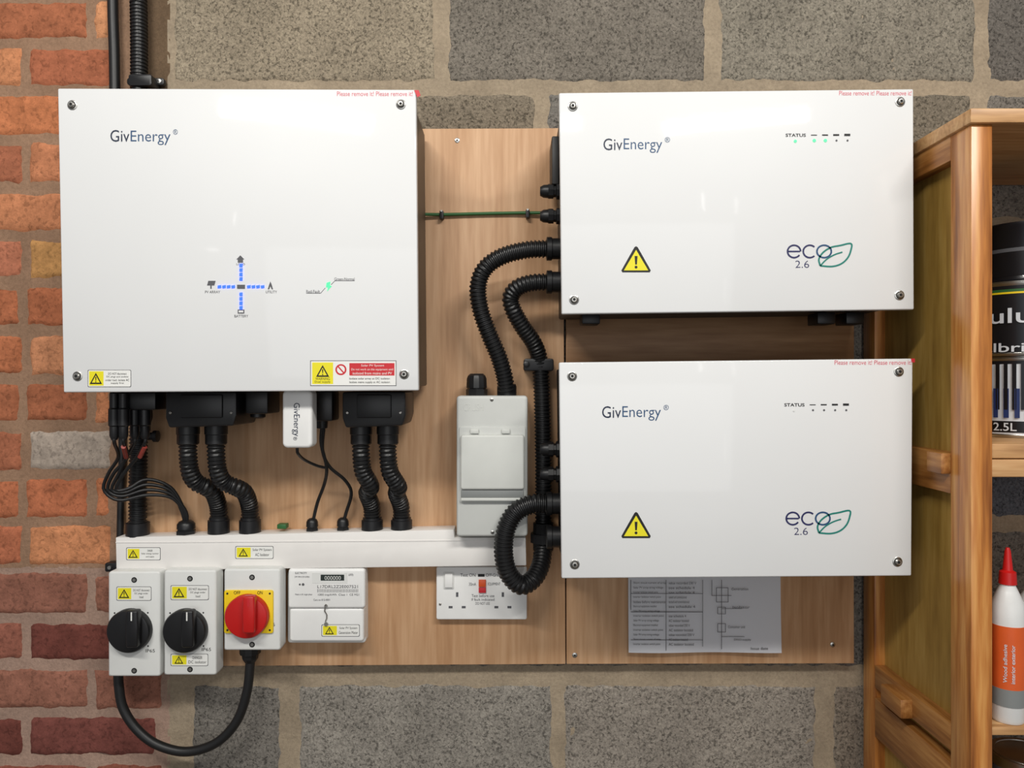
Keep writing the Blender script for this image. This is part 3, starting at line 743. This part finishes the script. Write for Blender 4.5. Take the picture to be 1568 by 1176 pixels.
def bottle(nm,px,d,z,r,h,body,lab,cap,txt=None):
    g=grp(nm); c=P(px,CY,d); o=Vector((c.x,c.y,z+.0005))
    lathe('bottle_body',o,(0,0,1),[(0,r*.9),(.004,r),(h*.60,r),(h*.68,r*.92),(h*.75,r*.6),(h*.78,r*.45),(h*.80,r*.45)],body,g,40)
    lathe('bottle_label',o,(0,0,1),[(h*.10,r+.0004),(h*.56,r+.0004)],lab,g,40)
    lathe('label_base',o,(0,0,1),[(h*.10,r+.0007),(h*.2,r+.0007)],M_cu3,g,40)
    lathe('bottle_cap',o,(0,0,1),[(h*.79,r*.52),(h*.86,r*.48),(h*.87,r*.3),(h*.98,r*.18),(h,r*.1)],cap,g,24)
    if txt:
        for j,tx in enumerate(txt):
            V,F=textgeo(tx,.01); co=[]
            for u,v in V:
                zz=h*(.24+.22*u); a=math.radians(-46+24*j+12*(1-v)); rad=r+.001
                co.append((o.x+math.sin(a)*rad,o.y-math.cos(a)*rad,o.z+zz))
            me=bpy.data.meshes.new('label_text'); me.from_pydata(co,[],F); me.update(); link('label_text',me,M_tinw,g)
    return g
M_botw=mat('bottle_white',(222,222,220),.35); M_olab=mat('label_orange',(215,92,38),.4)
bottle('glue_bottle',1543,.274,zs2,.0195,(Zp(838,.27)-zs2),M_botw,M_olab,M_red,['Wood adhesive','interior exterior'])
bottle('cleaner_bottle',1592,.215,zs2,.030,(Zp(850,.2)-zs2),M_botw,M_tinblue,M_lred)
tin('varnish_tin',1572,.22,zs3,.045,Zp(1150,.22)-zs3,M_steel,[(.1,.6,M_tinb),(.6,.9,M_inkg)],M_steel,[])

# ------------------------------------------------------------ finalise: origins & parents
bpy.context.view_layer.update()
for o,par in allobjs:
    me=o.data; n=len(me.vertices)
    if not n: continue
    xs=[v.co for v in me.vertices]
    c=Vector([(min(v[i] for v in xs)+max(v[i] for v in xs))/2 for i in range(3)])
    o['lo']=[min(v[i] for v in xs) for i in range(3)]; o['hi']=[max(v[i] for v in xs) for i in range(3)]
    me.transform(Matrix.Translation(-c)); o.location=c
kids={}
for o,par in allobjs:
    if par is not None: kids.setdefault(par,[]).append(o)
for par,ks in kids.items():
    lo=[min(k['lo'][i] for k in ks) for i in range(3)]; hi=[max(k['hi'][i] for k in ks) for i in range(3)]
    c=Vector([(lo[i]+hi[i])/2 for i in range(3)]); par.location=c
    for k in ks:
        k.parent=par; k.location=k.location-c
for o,par in allobjs:
    for q in ('lo','hi'):
        if q in o: del o[q]

# ------------------------------------------------------------ light, world, camera
def area(name,loc,target,sx,sy,e,col):
    l=bpy.data.lights.new(name,'AREA'); l.shape='RECTANGLE'; l.size=sx; l.size_y=sy; l.energy=e; l.color=col
    o=bpy.data.objects.new(name,l); sc.collection.objects.link(o); o.location=loc
    o.rotation_euler=(Vector(target)-Vector(loc)).to_track_quat('-Z','Y').to_euler()
area('ceiling_strip_light',(-0.6,-1.75,2.75),(-0.1,0,1.2),0.9,0.10,24,(1,.97,.915))
area('ceiling_strip_light.001',(0.8,-1.85,2.75),(0.1,0,1.2),0.9,0.10,24,(1,.97,.915))
area('rear_fill_light',(0.0,-3.8,1.4),(0,0,1.2),2.6,1.6,19,(.97,.985,1))  # broad fill light added behind the camera, no real source
# small lights added behind the camera to put glints on the glossy covers
M_=(1.05+3.8)/1.05
for px,py,w_,h_,e in ((352,300,.02,.18,.10),(1027,312,.022,.27,.20),(1126,325,.018,.25,.12),(285,399,.15,.016,.10),(1093,645,.015,.37,.06)):
    x=(px-CX)*S(FD)*M_; z=CZ-(py-CY)*S(FD)*M_
    area('glint_light',(x,-4.0,z),((px-CX)*S(FD),-.2,CZ-(py-CY)*S(FD)),w_,h_,e,(1,.98,.95))
w=bpy.data.worlds.new('World'); sc.world=w; w.use_nodes=True
bg=w.node_tree.nodes['Background']; bg.inputs[0].default_value=(.96,.97,1,1); bg.inputs[1].default_value=.22
cam=bpy.data.cameras.new('Camera'); cam.sensor_width=36; cam.lens=36*D/(PW*K); cam.clip_start=.01
co=bpy.data.objects.new('Camera',cam); sc.collection.objects.link(co); co.location=(0,-D,CZ); co.rotation_euler=(math.radians(90),0,0)
sc.camera=co
